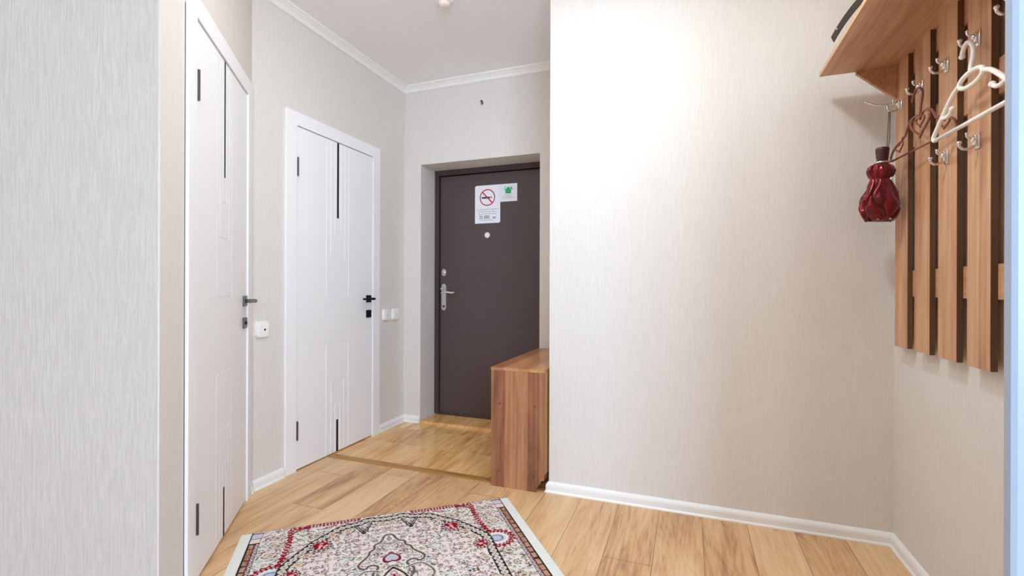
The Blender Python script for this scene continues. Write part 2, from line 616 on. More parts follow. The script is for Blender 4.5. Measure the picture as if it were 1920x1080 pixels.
moulding(bm, (XR, YR), (XR, 1.09), (-1, 0), CORN, 1, 0)
moulding(bm, (pA[0], pA[1]), (XL, YJ), (CA, SA), CORN, 0, 0.3)
tag(obj('trim_1', bm, M['cornice']), label='white stepped cornice between walls and ceiling', cat='cornice', kind='structure')
bm = B()
prism(bm, [(2.470, 0), (2.472, 0.004), (2.486, 0.0075), (2.514, 0.0075), (2.528, 0.004), (2.530, 0)], XL + 0.012, XC - 0.022, 'X')
tag(obj('trim_2', bm, M['brass']), label='bronze threshold strip between laminate and tile', cat='threshold strip', kind='structure')
# rebated passage frame at the right edge
bm = B()
prism(bm, [(0.4868, 1.000), (0.4868, 1.012), (0.4925, 1.014), (0.4925, 1.030), (0.537, 1.032), (0.537, 1.09), (0.56, 1.09),
           (0.56, 1.03), (0.60, 1.03), (0.60, 0.996), (0.553, 0.996), (0.549, 1.002), (0.517, 1.002), (0.513, 0.997), (0.494, 0.997)], 0, 2.3)
tag(obj('trim_3', bm, M['bluewhite']), label='white passage frame at the right edge of the view', cat='door frame', kind='structure')


# ------------------------------------------------------------------ white doors
def relief(bm, xs, zs, depth):
    xs, zs = sorted(xs), sorted(zs)
    nx, nz = len(xs) - 1, len(zs) - 1
    D = [[depth((xs[i] + xs[i + 1]) / 2, (zs[j] + zs[j + 1]) / 2) for j in range(nz)] for i in range(nx)]
    for i in range(nx):
        for j in range(nz):
            d = D[i][j]
            bm.faces.new([bm.verts.new(p) for p in ((xs[i], d, zs[j]), (xs[i + 1], d, zs[j]), (xs[i + 1], d, zs[j + 1]), (xs[i], d, zs[j + 1]))])
            if i + 1 < nx and D[i + 1][j] != d:
                x = xs[i + 1]
                e = D[i + 1][j]
                bm.faces.new([bm.verts.new(p) for p in ((x, d, zs[j]), (x, e, zs[j]), (x, e, zs[j + 1]), (x, d, zs[j + 1]))])
            if j + 1 < nz and D[i][j + 1] != d:
                z = zs[j + 1]
                e = D[i][j + 1]
                bm.faces.new([bm.verts.new(p) for p in ((xs[i], d, z), (xs[i + 1], d, z), (xs[i + 1], e, z), (xs[i], e, z))])


def white_door(name, loc, rz, label, metal, ring, zscale=1.0):
    w, h, z0 = 0.722, DH, 0.009
    r = empty(name, loc, rz, label=label, cat='door', kind='structure')
    r.scale = (1, 1, zscale)
    # leaf: front face 8 mm behind the casing face, with routed lines
    bm = B()
    cx, g = 0.354, 0.005
    lines = []
    for hw, zt in ((0.110, 1.042), (0.070, 1.295), (0.031, 1.450)):
        lines += [(cx - hw, cx - hw + g, zt, h), (cx + hw - g, cx + hw, zt, h), (cx - hw, cx + hw, zt, zt + g)]
    for hw, zt in ((0.110, 0.730), (0.064, 0.480), (0.026, 0.327)):
        lines += [(cx - hw, cx - hw + g, z0, zt), (cx + hw - g, cx + hw, z0, zt), (cx - hw, cx + hw, zt - g, zt)]
    strips = [(cx - 0.0075, cx + 0.0075, 1.56, h), (cx - 0.0085, cx + 0.0085, z0, 0.22)]
    xs, zs = {0.0, w}, {z0, h}
    for a in lines + strips:
        xs |= {a[0], a[1]}
        zs |= {a[2], a[3]}

    def dep(x, z):
        for a in strips:
            if a[0] < x < a[1] and a[2] < z < a[3]:
                return -0.003
        for a in lines:
            if a[0] < x < a[1] and a[2] < z < a[3]:
                return -0.0012
        return -0.004
    relief(bm, xs, zs, dep)
    bmesh.ops.remove_doubles(bm, verts=bm.verts, dist=1e-5)
    f = -0.004
    for q in (((0, f, z0), (0, 0.036, z0), (0, 0.036, h), (0, f, h)), ((w, f, z0), (w, 0.036, z0), (w, 0.036, h), (w, f, h)),
              ((0, f, z0), (w, f, z0), (w, 0.036, z0), (0, 0.036, z0)), ((0, f, h), (w, f, h), (w, 0.036, h), (0, 0.036, h)),
              ((0, 0.036, z0), (w, 0.036, z0), (w, 0.036, h), (0, 0.036, h))):
        bm.faces.new([bm.verts.new(p) for p in q])
    leaf = obj('door_leaf', bm, M['white'], r)
    bm = B()
    box(bm, cx - 0.0090, cx + 0.0090, -0.0043, -0.002, 1.56, h)
    box(bm, cx - 0.0095, cx + 0.0095, -0.0043, -0.002, z0, 0.22)
    tag(obj('glass_inlay', bm, M['black'], leaf), label='narrow black glass inlays')
    # casing boards and jambs
    bm = B()
    gp, cw = 0.0045, 0.081
    for (a, b) in ((-gp - cw, -gp), (w + gp, w + gp + cw)):
        box(bm, a, b, -0.012, 0.0, 0, h + gp + 0.079, 0.0015)
    box(bm, -gp, w + gp, -0.012, 0.0, h + gp, h + gp + 0.079, 0.0015)
    for (a, b) in ((-gp - 0.010, -gp), (w + gp, w + gp + 0.010)):
        box(bm, a, b, 0.0, 0.065, 0, h + gp)
    box(bm, -gp - 0.01, w + gp + 0.01, 0.0, 0.065, h + gp, h + gp + 0.006)
    obj('casing', bm, M['white'], r)
    bm = B()
    box(bm, -gp, w + gp, 0.045, 0.060, 0, h + gp)  # black sheet stands in for the shade in the gap round the leaf
    tag(obj('gap_shade_sheet', bm, M['gapshade'], r), label='black sheet behind the leaf, painted shade of the gap')
    for zc in (1.820, 0.242):
        bm = B()
        box(bm, -0.007, 0.004, -0.0135, 0.0, zc - 0.056, zc + 0.056)
        tube(bm, [(-0.002, -0.0145, zc - 0.056), (-0.002, -0.0145, zc + 0.056)], 0.0055, 10)
        tag(obj('hinge', bm, M['steel'], r), label='slim steel hinge')
    u0, zh = 0.677, 1.018
    hb = B()
    box(hb, u0 - 0.026, u0 + 0.026, -0.013, -0.004, zh - 0.026, zh + 0.026, 0.0015)
    han = tag(obj('door_handle', hb, M[metal], r), label='square rosette with a straight lever')
    bm = B()
    tube(bm, [(u0, -0.012, zh), (u0, -0.056, zh)], 0.009, 14)
    if ring:
        sphere(bm, (u0, -0.054, zh), 0.010)
    box(bm, u0 - 0.118, u0 + 0.010, -0.063, -0.048, zh - 0.007, zh + 0.007, 0.002)
    obj('lever', bm, M[metal], han)
    bm = B()
    zl = 0.909
    box(bm, u0 - 0.026, u0 + 0.026, -0.013, -0.004, zl - 0.027, zl + 0.027, 0.0015)
    lk = tag(obj('lock_rosette', bm, M[metal], r), label='square lock rosette below the lever')
    bm = B()
    tube(bm, [(u0, -0.012, zl), (u0, -0.0150, zl)], 0.010, 14)
    box(bm, u0 - 0.0035, u0 + 0.0035, -0.019, -0.013, zl - 0.008, zl + 0.008, 0.001)
    obj('thumb_turn', bm, M['darkmetal'], lk)
    return r


t1 = 0.837
white_door('door_1', (XL + SA * t1, YJ - CA * t1, 0), PI / 2 + WA,
           'nearer white door at the left, with a grey metal lever handle', 'gunmetal', True, 1.012)
white_door('door_2', (XL, 2.213, 0), PI / 2,
           'farther white door in the left wall, with a dark lever handle', 'darkmetal', False)

# ------------------------------------------------------------------ entrance door
YD = YF + 0.225
r = empty('door_3', (-2.046, YD, 0.0), 0, label='dark brown padded entrance door set deep in the far wall', cat='door', kind='structure')
o3 = Vector((-2.046, YD, 0))
bm = B()
FW, FH = 1.010, 2.098
box(bm, 0.0, 0.043, 0, 0.09, 0.028, FH)
box(bm, FW - 0.043, FW, 0, 0.09, 0.028, FH)
box(bm, 0.043, FW - 0.043, 0, 0.09, FH - 0.046, FH)
box(bm, 0.043, FW - 0.043, 0.005, 0.09, 0.020, 0.045)
box(bm, 0.036, 0.043, -0.006, 0.0, 0.028, FH - 0.040, 0.002)
box(bm, FW - 0.043, FW - 0.036, -0.006, 0.0, 0.028, FH - 0.040, 0.002)
box(bm, 0.036, FW - 0.036, -0.006, 0.0, FH - 0.046, FH - 0.040, 0.002)
obj('door_frame', bm, M['entryframe'], r)
bm = B()
box(bm, 0.049, FW - 0.049, 0.010, 0.070, 0.040, FH - 0.052, 0.006)
lf = obj('door_leaf', bm, M['entry'], r)


def E3(x, z):          # a measured point on the leaf, given in the plan, to the door's own frame
    return x * 1.014 + 2.046, 1.1 + (z - 1.1) * 1.014


yfz = 0.010
x, z = E3(-1.537, 1.528)
bm = B()
lathe(bm, [(0.024, yfz), (0.024, yfz - 0.006), (0.018, yfz - 0.010), (0.008, yfz - 0.0105), (0.0, yfz - 0.009)][:4], (x, 0, z), 24, 'Y')
tag(obj('peephole', bm, M['cream'], r, True), label='round white peephole cover')
x, z = E3(-1.931, 1.228)
bm = B()
pts = []
for k in range(24):
    a = 2 * PI * k / 24
    pts.append((x + 0.021 * math.copysign(abs(math.cos(a)) ** 0.8, math.cos(a)), z + 0.030 * math.copysign(abs(math.sin(a)) ** 0.8, math.sin(a))))
prism(bm, pts, yfz - 0.006, yfz, 'Y')
lathe(bm, [(0.010, yfz), (0.010, yfz - 0.010), (0.006, yfz - 0.012)], (x, 0, z), 16, 'Y')
tag(obj('lock_cover', bm, M['satinchrome'], r), label='oval silver lock cover above the handle')
x, zt = E3(-1.931, 1.134)
_, zb = E3(-1.93, 0.91)
bm = B()
pts = []
for k in range(13):
    a = PI * k / 12
    pts.append((x + 0.021 * math.cos(a), zt - 0.021 + 0.021 * math.sin(a)))
for k in range(13):
    a = PI + PI * k / 12
    pts.append((x + 0.021 * math.cos(a), zb + 0.021 + 0.021 * math.sin(a)))
prism(bm, pts, yfz - 0.008, yfz, 'Y')
hp = tag(obj('handle_plate', bm, M['satinchrome'], r), label='long silver handle plate')
_, zl = E3(0, 1.060)
bm = B()
tube(bm, smooth_path([(x, yfz - 0.004, zl), (x, yfz - 0.040, zl), (x + 0.012, yfz - 0.054, zl + 0.001), (x + 0.055, yfz - 0.056, zl + 0.004),
                      (x + 0.100, yfz - 0.054, zl - 0.001), (x + 0.122, yfz - 0.050, zl + 0.002)], 6), 0.0085, 12)
tube(bm, smooth_path([(x - 0.016, yfz - 0.006, zl + 0.035), (x - 0.018, yfz - 0.030, zl + 0.030), (x, yfz - 0.034, zl + 0.036)], 5), 0.006, 10)
obj('lever', bm, M['chrome'], hp, True)
bm = B()
lathe(bm, [(0.009, yfz), (0.009, yfz - 0.013), (0.005, yfz - 0.015)], (x, 0, zb + 0.035), 16, 'Y')
obj('keyhole', bm, M['darkmetal'], hp)


# stickers on the entrance door (top-level: they can be peeled off)
def wp(x, z):
    return x * 1.014, 1.1 + (z - 1.1) * 1.014


YS = YD + 0.010


def plate(name, x0, x1, z0, z1, mat, parent, y0, t=0.0006, corner=0.0):
    bm = B()
    if corner:
        c = corner
        pts = [(x0, z0), (x1 - c, z0), (x1, z0 + c), (x1, z1), (x0 + c, z1), (x0, z1 - c)]
    else:
        pts = [(x0, z0), (x1, z0), (x1, z1), (x0, z1)]
    prism(bm, pts, y0 - t, y0, 'Y')
    return bm


def text_bm(bm, body, size, x, y, z, ext=0.0003, font_scale=(1, 1)):
    cu = bpy.data.curves.new('t', 'FONT')
    cu.body = body
    cu.size = size
    cu.extrude = ext
    cu.align_x = 'LEFT'
    ob = bpy.data.objects.new('t', cu)
    C.objects.link(ob)
    bpy.context.view_layer.update()
    me = bpy.data.meshes.new_from_object(ob.evaluated_get(bpy.context.evaluated_depsgraph_get()))
    me.transform(Matrix.Translation((x, y, z)) @ Matrix.Rotation(PI / 2, 4, 'X') @ Matrix.Diagonal((font_scale[0], font_scale[1], 1, 1)))
    bm.from_mesh(me)
    bpy.data.objects.remove(ob)
    bpy.data.meshes.remove(me)
    bpy.data.curves.remove(cu)


sx0, sz0 = wp(-1.648, 1.6255)
sx1, sz1 = wp(-1.4255, 1.934)
root = empty('no_smoking_sticker', (sx0, YS, sz0), label='white sticker with a red no smoking ring on the dark entrance door', cat='sticker')
off = (sx0, YS, sz0)
bm = plate('s', sx0, sx1, sz0, sz1, 'paper', root, YS, corner=0.010)
obj('paper', bm, M['paper'], root, off=off)
cx, cz = wp(-1.538, 1.834)
R = 0.069
bm = B()
N = 64
prev = None
ys = YS - 0.0006
ra, rb = R, R - 0.009
for k in range(N):
    a0, a1 = 2 * PI * k / N, 2 * PI * (k + 1) / N
    vs = [(cx + rr * math.cos(a), ys - 0.0004, cz + rr * math.sin(a)) for rr, a in ((ra, a0), (ra, a1), (rb, a1), (rb, a0))]
    bm.faces.new([bm.verts.new(p) for p in vs])
dx, dz = math.cos(-0.80), math.sin(-0.80)
nx, nz = -dz * 0.005, dx * 0.005
rr = R - 0.004
bm.faces.new([bm.verts.new(p) for p in ((cx - dx * rr + nx, ys - 0.0012, cz - dz * rr + nz), (cx + dx * rr + nx, ys - 0.0012, cz + dz * rr + nz),
                                        (cx + dx * rr - nx, ys - 0.0012, cz + dz * rr - nz), (cx - dx * rr - nx, ys - 0.0012, cz - dz * rr - nz))])
obj('prohibition_ring', bm, M['redink'], root, off=off)
bm = B()
box(bm, cx - 0.050, cx + 0.022, ys - 0.0008, ys, cz - 0.008, cz + 0.006)
box(bm, cx + 0.026, cx + 0.030, ys - 0.0008, ys, cz - 0.008, cz + 0.006)
box(bm, cx + 0.034, cx + 0.040, ys - 0.0008, ys, cz - 0.008, cz + 0.006)
obj('cigarette', bm, M['ink'], root, off=off)
bm = B()
for q in range(2):
    pts = smooth_path([(cx + 0.018 + q * 0.012, ys - 0.0005, cz + 0.012), (cx + 0.026 + q * 0.012, ys - 0.0005, cz + 0.020), (cx + 0.014 + q * 0.012, ys - 0.0005, cz + 0.030),
                       (cx + 0.022 + q * 0.010, ys - 0.0005, cz + 0.042)], 5)
    tube(bm, pts, 0.0011, 5)
random.seed(3)
for row, (zz, a, b) in enumerate(((1.738, 0.010, 0.208), (1.720, 0.022, 0.190), (1.702, 0.030, 0.196), (1.650, 0.05, 0.17))):
    zz = 1.1 + (zz - 1.1) * 1.014
    bm = B()
    q = a
    while q < b:
        ww = random.uniform(0.010, 0.028)
        box(bm, sx0 + q, sx0 + min(q + ww, b), ys - 0.0004, ys, zz - 0.0022, zz + 0.0022)
        q += ww + 0.004
    obj('small_print', bm, M['greyink'], root, off=off)
bm = B()
text_bm(bm, '25 000', 0.040, sx0 + 0.036, ys - 0.0006, 1.1 + (1.662 - 1.1) * 1.014, font_scale=(0.86, 1.0))
obj('price_print', bm, M['ink'], root, off=off)
bm = B()
text_bm(bm, 'тнг', 0.027, sx0 + 0.156, ys - 0.0006, 1.1 + (1.662 - 1.1) * 1.014, font_scale=(0.9, 1.0))
obj('currency_print', bm, M['ink'], root, off=off)

hx0, hz0 = wp(-1.4245, 1.792)
hx1, hz1 = wp(-1.281, 1.9335)
root = empty('house_sticker', (hx0, YS, hz0), label='small white sticker with a green house, right of the no smoking ring', cat='sticker')
off = (hx0, YS, hz0)
obj('paper', plate('s', hx0, hx1, hz0, hz1, 'paper', root, YS), M['paper'], root, off=off)
bm = B()
hx, hz = wp(-1.360, 1.868)
prism(bm, [(hx - 0.022, hz - 0.012), (hx + 0.028, hz - 0.012), (hx + 0.028, hz + 0.014), (hx + 0.037, hz + 0.014), (hx + 0.004, hz + 0.044),
           (hx - 0.034, hz + 0.014), (hx - 0.022, hz + 0.014)], ys - 0.0005, ys, 'Y')
for q, (a, b) in enumerate(((-0.036, 0.026), (-0.030, 0.036), (-0.020, 0.042))):
    box(bm, hx + a, hx + a + 0.006, ys - 0.0005, ys, hz + b, hz + b + 0.008)
obj('house_drawing', bm, M['greenink'], root, off=off)
bm = B()
prism(bm, [(hx + 0.020, hz + 0.040), (hx + 0.028, hz + 0.040), (hx + 0.042, hz + 0.022), (hx + 0.036, hz + 0.020)], ys - 0.0009, ys, 'Y')
box(bm, hx - 0.006, hx + 0.016, ys - 0.0009, ys, hz - 0.012, hz - 0.006)
for a, b in ((-0.006, 0.012), (0.012, 0.008), (0.000, 0.022)):
    box(bm, hx + a, hx + a + 0.004, ys - 0.0009, ys, hz + b, hz + b + 0.004)
obj('house_details', bm, M['ink'], root, off=off)
bm = B()
for zz, a, b in ((-0.024, 0.030, 0.100), (-0.034, 0.034, 0.096), (-0.043, 0.010, 0.132), (-0.051, 0.020, 0.11)):
    q = a
    bm = B()
    while q < b:
        ww = random.uniform(0.008, 0.020)
        box(bm, hx0 + q, hx0 + min(q + ww, b), ys - 0.0004, ys, hz + zz - 0.0014, hz + zz + 0.0014)
        q += ww + 0.003
    obj('small_print', bm, M['greyink'], root, off=off)

# small metal hook on a pale disc above the entrance
root = empty('wall_hook', (-1.496, YF, 2.529), label='tiny metal screw hook above the entrance door', cat='hook')
bm = B()
lathe(bm, [(0.016, 0.0), (0.016, -0.004), (0.010, -0.007)], (0, 0, 0), 20, 'Y')
obj('disc', bm, M['cream'], root)
bm = B()
tube(bm, smooth_path([(0, -0.004, 0), (0, -0.03, 0.0), (0.012, -0.042, -0.006), (0.012, -0.034, -0.018), (-0.004, -0.026, -0.016)], 5), 0.0045, 10)
sphere(bm, (0, -0.032, 0.002), 0.009)
obj('screw_hook', bm, M['steel'], root, True)


# ------------------------------------------------------------------ wall switches
def switch(label, y, zc, w, h, dot, name='wall_switch'):
    r = empty(name, (XL, y, zc), PI / 2, label=label, cat='wall switch', group=None)

    def rr(w, h, rad, n=6):
        pts = []
        for sx, sz, a0 in ((1, 1, 0), (-1, 1, PI / 2), (-1, -1, PI), (1, -1, 1.5 * PI)):
            for k in range(n + 1):
                a = a0 + PI / 2 * k / n
                pts.append((sx * (w / 2 - rad) + rad * math.cos(a), sz * (h / 2 - rad) + rad * math.sin(a)))
        return pts
    bm = B()
    levels = [(1.0, 0.0), (1.0, -0.010), (0.985, -0.014), (0.94, -0.0165)]
    rings = []
    for s, yy in levels:
        rings.append([bm.verts.new((p[0] * s, yy, p[1] * s)) for p in rr(w, h, 0.018)])
    for a, b in zip(rings, rings[1:]):
        for i in range(len(a)):
            bm.faces.new((a[i], a[(i + 1) % len(a)], b[(i + 1) % len(a)], b[i]))
    bm.faces.new(rings[-1])
    bm.faces.new(rings[0][::-1])
    obj('cover_frame', bm, M['plastic'], r, False)
    bm = B()
    prism(bm, rr(w * 0.70, h * 0.74, 0.010), -0.0195, -0.016, 'Y')
    k = obj('rocker', bm, M['plastic'], r)
    bm = B()
    lathe(bm, [(dot, -0.019), (dot, -0.0205), (dot * 0.7, -0.021)], (w * 0.10, 0, -0.002), 14, 'Y')
    tag(obj('indicator', bm, M['darkmetal'], k), label='small dark dot')
    return r


switch('white wall switch between the two white doors, above the short baseboard', 1.966, 0.869, 0.082, 0.088, 0.006)
switch('white wall switch right of the farther white door, left one of the pair', 3.105, 0.890, 0.080, 0.086, 0.003)
switch('white wall switch nearest the room corner, right one of the pair', 3.224, 0.889, 0.084, 0.088, 0.004)

# ------------------------------------------------------------------ ceiling things
root = empty('smoke_detector', (-1.32, 2.415, CEIL), label='small white round detector on the ceiling, at the top edge', cat='smoke detector')
bm = B()
lathe(bm, [(0.050, 0), (0.050, -0.010), (0.044, -0.016)], (0, 0, 0), 36)
obj('mounting_base', bm, M['plastic'], root)
bm = B()
lathe(bm, [(0.036, -0.014), (0.034, -0.024), (0.024, -0.033), (0.010, -0.036)], (0, 0, 0), 36)
obj('sensor_cap', bm, M['cream'], root, True)


def ceiling_lamp(x, y, label):
    root = empty('ceiling_lamp', (x, y, CEIL), label=label, cat='ceiling lamp')
    bm = B()
    lathe(bm, [(0.15, 0), (0.15, -0.02), (0.145, -0.025)], (0, 0, 0), 40)
    obj('lamp_base', bm, M['trim'], root)
    bm = B()
    lathe(bm, [(0.14, -0.022), (0.135, -0.05), (0.11, -0.08), (0.07, -0.10), (0.02, -0.108)], (0, 0, 0), 40)
    obj('glass_shade', bm, GL, root, True)


n = NT('lit_opal_glass')
GL = n.set((0.9, 0.88, 0.84), 0.4, emis=(1.0, 0.96, 0.9), emis_s=9.0)
ceiling_lamp(*HALL_LAMP, 'round opal ceiling lamp in the hall nearer the entrance door')
ceiling_lamp(*ADDED_HALL_LAMP, 'added round opal ceiling lamp, out of view, brightening the coat rack side of the hall')
ceiling_lamp(*ROOM_FILL_LAMP, 'added round opal fill lamp on the ceiling behind the camera')

# ------------------------------------------------------------------ shoe cabinet
cx0, cx1, cy0, cy1, ch = -1.033, -0.7235, 2.445, 3.335, 0.660
root = empty('shoe_cabinet', (cx0, cy0, 0), label='low walnut shoe cabinet beside the big wall corner', cat='cabinet')
off = (cx0, cy0, 0)
bm = B()
box(bm, cx0 - 0.003, cx1 + 0.002, cy0 - 0.001, cy1, ch - 0.016, ch, 0.0008)
top = obj('cabinet_top', bm, M['cabt'], root, off=off)
bm = B()
prism(bm, [(cx0, 0), (-0.778, 0), (cx1, 0.092), (cx1, ch - 0.016), (cx0, ch - 0.016)], cy0, cy0 + 0.016, 'Y')
sp = obj('side_panel', bm, M['cabf'], root, off=off)
for (x, z) in ((-0.982, 0.461), (-0.777, 0.459), (-0.987, 0.088), (-0.783, 0.083)):
    bm = B()
    lathe(bm, [(0.0048, cy0 + 0.001), (0.0048, cy0 - 0.0012), (0.003, cy0 - 0.0018)], (x, 0, z), 14, 'Y')
    tag(obj('screw_cap', bm, plain('brown_cap', srgb(84, 44, 26), 0.5) if 'cap' not in M else M['cap'], sp, off=off), label='small dark brown screw cap')
bm = B()
prism(bm, [(cx0, 0), (-0.778, 0), (cx1, 0.092), (cx1, ch - 0.016), (cx0, ch - 0.016)], cy1 - 0.016, cy1, 'Y')
obj('side_panel', bm, M['cabf'], root, off=off)
bm = B()
box(bm, cx1 - 0.006, cx1, cy0 + 0.016, cy1 - 0.016, 0.094, ch - 0.016)
tag(obj('back_panel', bm, M['cabe'], root, off=off), label='pale unfaced back panel')
bm = B()
box(bm, cx0 + 0.018, cx1 - 0.008, cy0 + 0.016, cy1 - 0.016, 0.060, 0.076)
obj('bottom_panel', bm, M['cabt'], root, off=off)
for k in range(2):
    za, zb_ = 0.062 + k * 0.291, 0.062 + k * 0.291 + 0.287
    bm = B()
    box(bm, cx0, cx0 + 0.016, cy0 + 0.018, cy1 - 0.018, za, zb_, 0.0008)
    obj('door', bm, M['cabt'], root, off=off)

# ------------------------------------------------------------------ coat rack
XS = 0.789
ST = 0.017
root = empty('coat_rack', (XR, 1.9, 0.87), label='walnut slatted coat rack with shelf and chrome hooks on the right wall', cat='coat rack')
off = (XR, 1.9, 0.87)
ZB, ZT = 0.870, 2.010
slots = []
for k in range(6):
    y1 = 2.372 - 0.180 * k
    bm = B()
    box(bm, XS, XS + ST, y1 - 0.118, y1, ZB, ZT, 0.0008)
    so = obj('slat', bm, M['slat'], root, off=off)
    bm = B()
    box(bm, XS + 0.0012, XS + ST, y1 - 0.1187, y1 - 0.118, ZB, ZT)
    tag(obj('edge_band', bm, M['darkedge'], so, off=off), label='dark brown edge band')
    slots.append(y1 - 0.059)
for z0, z1 in ((1.072, 1.172), (1.645, 1.745), (1.93, 2.008)):
    bm = B()
    box(bm, XS + ST, XR - 0.001, 1.37, 2.350, z0, z1, 0.0008)
    obj('rail', bm, M['rail'], root, off=off)
bm = B()
box(bm, 0.522, XR - 0.001, 1.30, 2.372, ZT, ZT + 0.016, 0.0006)
sh = obj('shelf', bm, M['shelf'], root, off=off)
bm = B()
box(bm, 0.5205, 0.522, 1.30, 2.372, ZT, ZT + 0.016)
tag(obj('edge_band', bm, M['edge'], sh, off=off), label='pale edge band along the shelf front')
for yy in (2.356, 1.30):
    bm = B()
    prism(bm, [(0.650, ZT), (0.650, ZT - 0.012), (XS - 0.001, 1.874), (XS - 0.001, ZT)], yy, yy + 0.016, 'Y')
    obj('bracket', bm, M['shelf'], root, off=off)


# hooks, made once and copied
def make_hook(y, z):
    bm = B()
    box(bm, -0.004, 0, -0.011, 0.011, -0.024, 0.022, 0.0012)
    box(bm, -0.012, -0.003, -0.008, 0.008, -0.014, 0.016, 0.003)
    sphere(bm, (-0.012, 0, 0.004), 0.008, 0.8, 1, 1.2)
    h = obj('hook', bm, M['chrome'], root, True)
    h.location = (XS - XR, y - 1.9, z - 0.87)
    bm = B()
    pts = smooth_path([(-0.006, 0, -0.012), (-0.018, 0, -0.021), (-0.034, 0, -0.023), (-0.044, 0, -0.014), (-0.045, 0, -0.006)], 6)
    tube(bm, pts, [0.0038] * len(pts), 10)
    sphere(bm, (-0.045, 0, -0.003), 0.0062)
    tube(bm, smooth_path([(-0.008, 0, 0.012), (-0.020, 0, 0.008), (-0.027, 0, 0.014), (-0.027, 0, 0.020)], 5), 0.0034, 8)
    sphere(bm, (-0.027, 0, 0.022), 0.0048)
    obj('prong', bm, M['satinchrome'], h, True)
    return h


ZU, ZL = 1.835, 1.535
first = make_hook(slots[0], ZU)
for (k, z) in ((1, ZU), (2, ZU), (3, ZU), (4, ZU), (2, ZL), (3, ZL)):
    c = first.copy()
    C.objects.link(c)
    c.parent = root
    c.location = (XS - XR, slots[k] - 1.9, z - 0.87)
    for ch in list(first.children):
        d = ch.copy()
        C.objects.link(d)
        d.parent = c
# the long folding peg of the hook at the far end
bm = B()
y0 = slots[0]
tube(bm, smooth_path([(XS - 0.008, y0 + 0.004, ZU + 0.010), (XS - 0.035, y0 + 0.010, ZU + 0.008), (XS - 0.075, y0 + 0.017, ZU + 0.012), (XS - 0.110, y0 + 0.02, ZU + 0.030)], 6),
     0.0036, 10)
sphere(bm, (XS - 0.111, y0 + 0.02, ZU + 0.031), 0.0052, 1.2, 1, 0.8)
pk = obj('long_peg', bm, M['chrome'], first, True, off=(XS, slots[0], ZU))

# ------------------------------------------------------------------ white hanger
hc = Vector((0.748, 1.720, 1.700))
root = empty('clothes_hanger', hc, 0.045, label='white plastic clothes hanger on the upper hook nearest the passage frame', cat='hanger')


def hp_(y, z, x=0.0):
    return (x, y, z)


bm = B()
rW = 0.0066
oval = [hp_(0.056 * math.cos(a) - 0.0, 0.0 + 0.020 * math.sin(a) + 0.0) for a in [2 * PI * k / 28 for k in range(28)]]
tube(bm, oval, rW, 10, closed=True)
for s in (1, -1):
    arm = smooth_path([hp_(s * 0.050, 0.002), hp_(s * 0.088, -0.014), hp_(s * 0.14, -0.056), hp_(s * 0.185, -0.098), hp_(s * 0.196, -0.110),
                       hp_(s * 0.194, -0.120), hp_(s * 0.180, -0.122)], 6)
    tube(bm, arm, rW, 10)
    tube(bm, smooth_path([hp_(s * 0.150, -0.064), hp_(s * 0.128, -0.068), hp_(s * 0.108, -0.066), hp_(s * 0.094, -0.056)], 5), rW * 0.9, 10)
    sphere(bm, hp_(s * 0.092, -0.054), rW * 1.25)
tube(bm, [hp_(-0.182, -0.122), hp_(0.182, -0.122)], rW * 0.95, 10)
obj('hanger_body', bm, M['hanger_white'], root, True)
bm = B()
tube(bm, smooth_path([hp_(0.002, 0.016), hp_(0.000, 0.034), hp_(-0.010, 0.058), hp_(-0.010, 0.082), hp_(0.004, 0.104), hp_(0.024, 0.112, 0.002), hp_(0.044, 0.104, 0.004),
                      hp_(0.052, 0.086, 0.004)], 6), rW * 0.95, 10)
sphere(bm, hp_(0.052, 0.084, 0.004), rW * 1.2)
obj('hanger_hook', bm, M['hanger_white'], root, True)

# ------------------------------------------------------------------ brown hanger with hearts
hc = Vector((0.757, 2.062, 1.665))
root = empty('clothes_hanger', hc, 0.09, label='brown plastic clothes hanger with heart cutouts, between umbrella and white hanger', cat='hanger')
bm = B()
rB = 0.0034


def heart(cy, cz, w, h, tilt=0.0, n=30):
    out = []
    for k in range(n):
        a = 2 * PI * k / n
        yy = 16 * math.sin(a) ** 3 / 16 * w / 2
        zz = (13 * math.cos(a) - 5 * math.cos(2 * a) - 2 * math.cos(3 * a) - math.cos(4 * a)) / 15 * h / 2
        out.append((0, cy + yy * math.cos(tilt) - zz * math.sin(tilt), cz + yy * math.sin(tilt) + zz * math.cos(tilt)))
    return out


tube(bm, heart(0, 0.018, 0.120, 0.088), rB * 1.25, 8, closed=True)
tube(bm, heart(0, 0.026, 0.052, 0.038), rB * 0.9, 8, closed=True)
for s in (1, -1):
    tube(bm, smooth_path([(0, s * 0.046, 0.052), (0, s * 0.070, 0.040), (0, s * 0.098, 0.004), (0, s * 0.112, 0.002), (0, s * 0.122, -0.008),
                          (0, s * 0.150, -0.014), (0, s * 0.185, -0.030), (0, s * 0.203, -0.052), (0, s * 0.199, -0.064), (0, s * 0.185, -0.066)], 5), rB * 1.25, 8)
    tube(bm, heart(s * 0.140, -0.026, 0.056, 0.036, s * -0.15), rB * 0.9, 8, closed=True)
tube(bm, [(0, -0.187, -0.066), (0, 0.187, -0.066)], rB * 1.1, 8)
obj('hanger_body', bm, M['hanger_brown'], root, True)
bm = B()
tube(bm, smooth_path([(0, 0.0, 0.048), (0, -0.004, 0.078), (0, -0.012, 0.100), (0, -0.014, 0.124), (0, 0.002, 0.142), (0, 0.026, 0.144), (0, 0.044, 0.128), (0, 0.050, 0.108)], 6), rB * 1.2, 8)
obj('hanger_hook', bm, M['hanger_brown'], root, True)

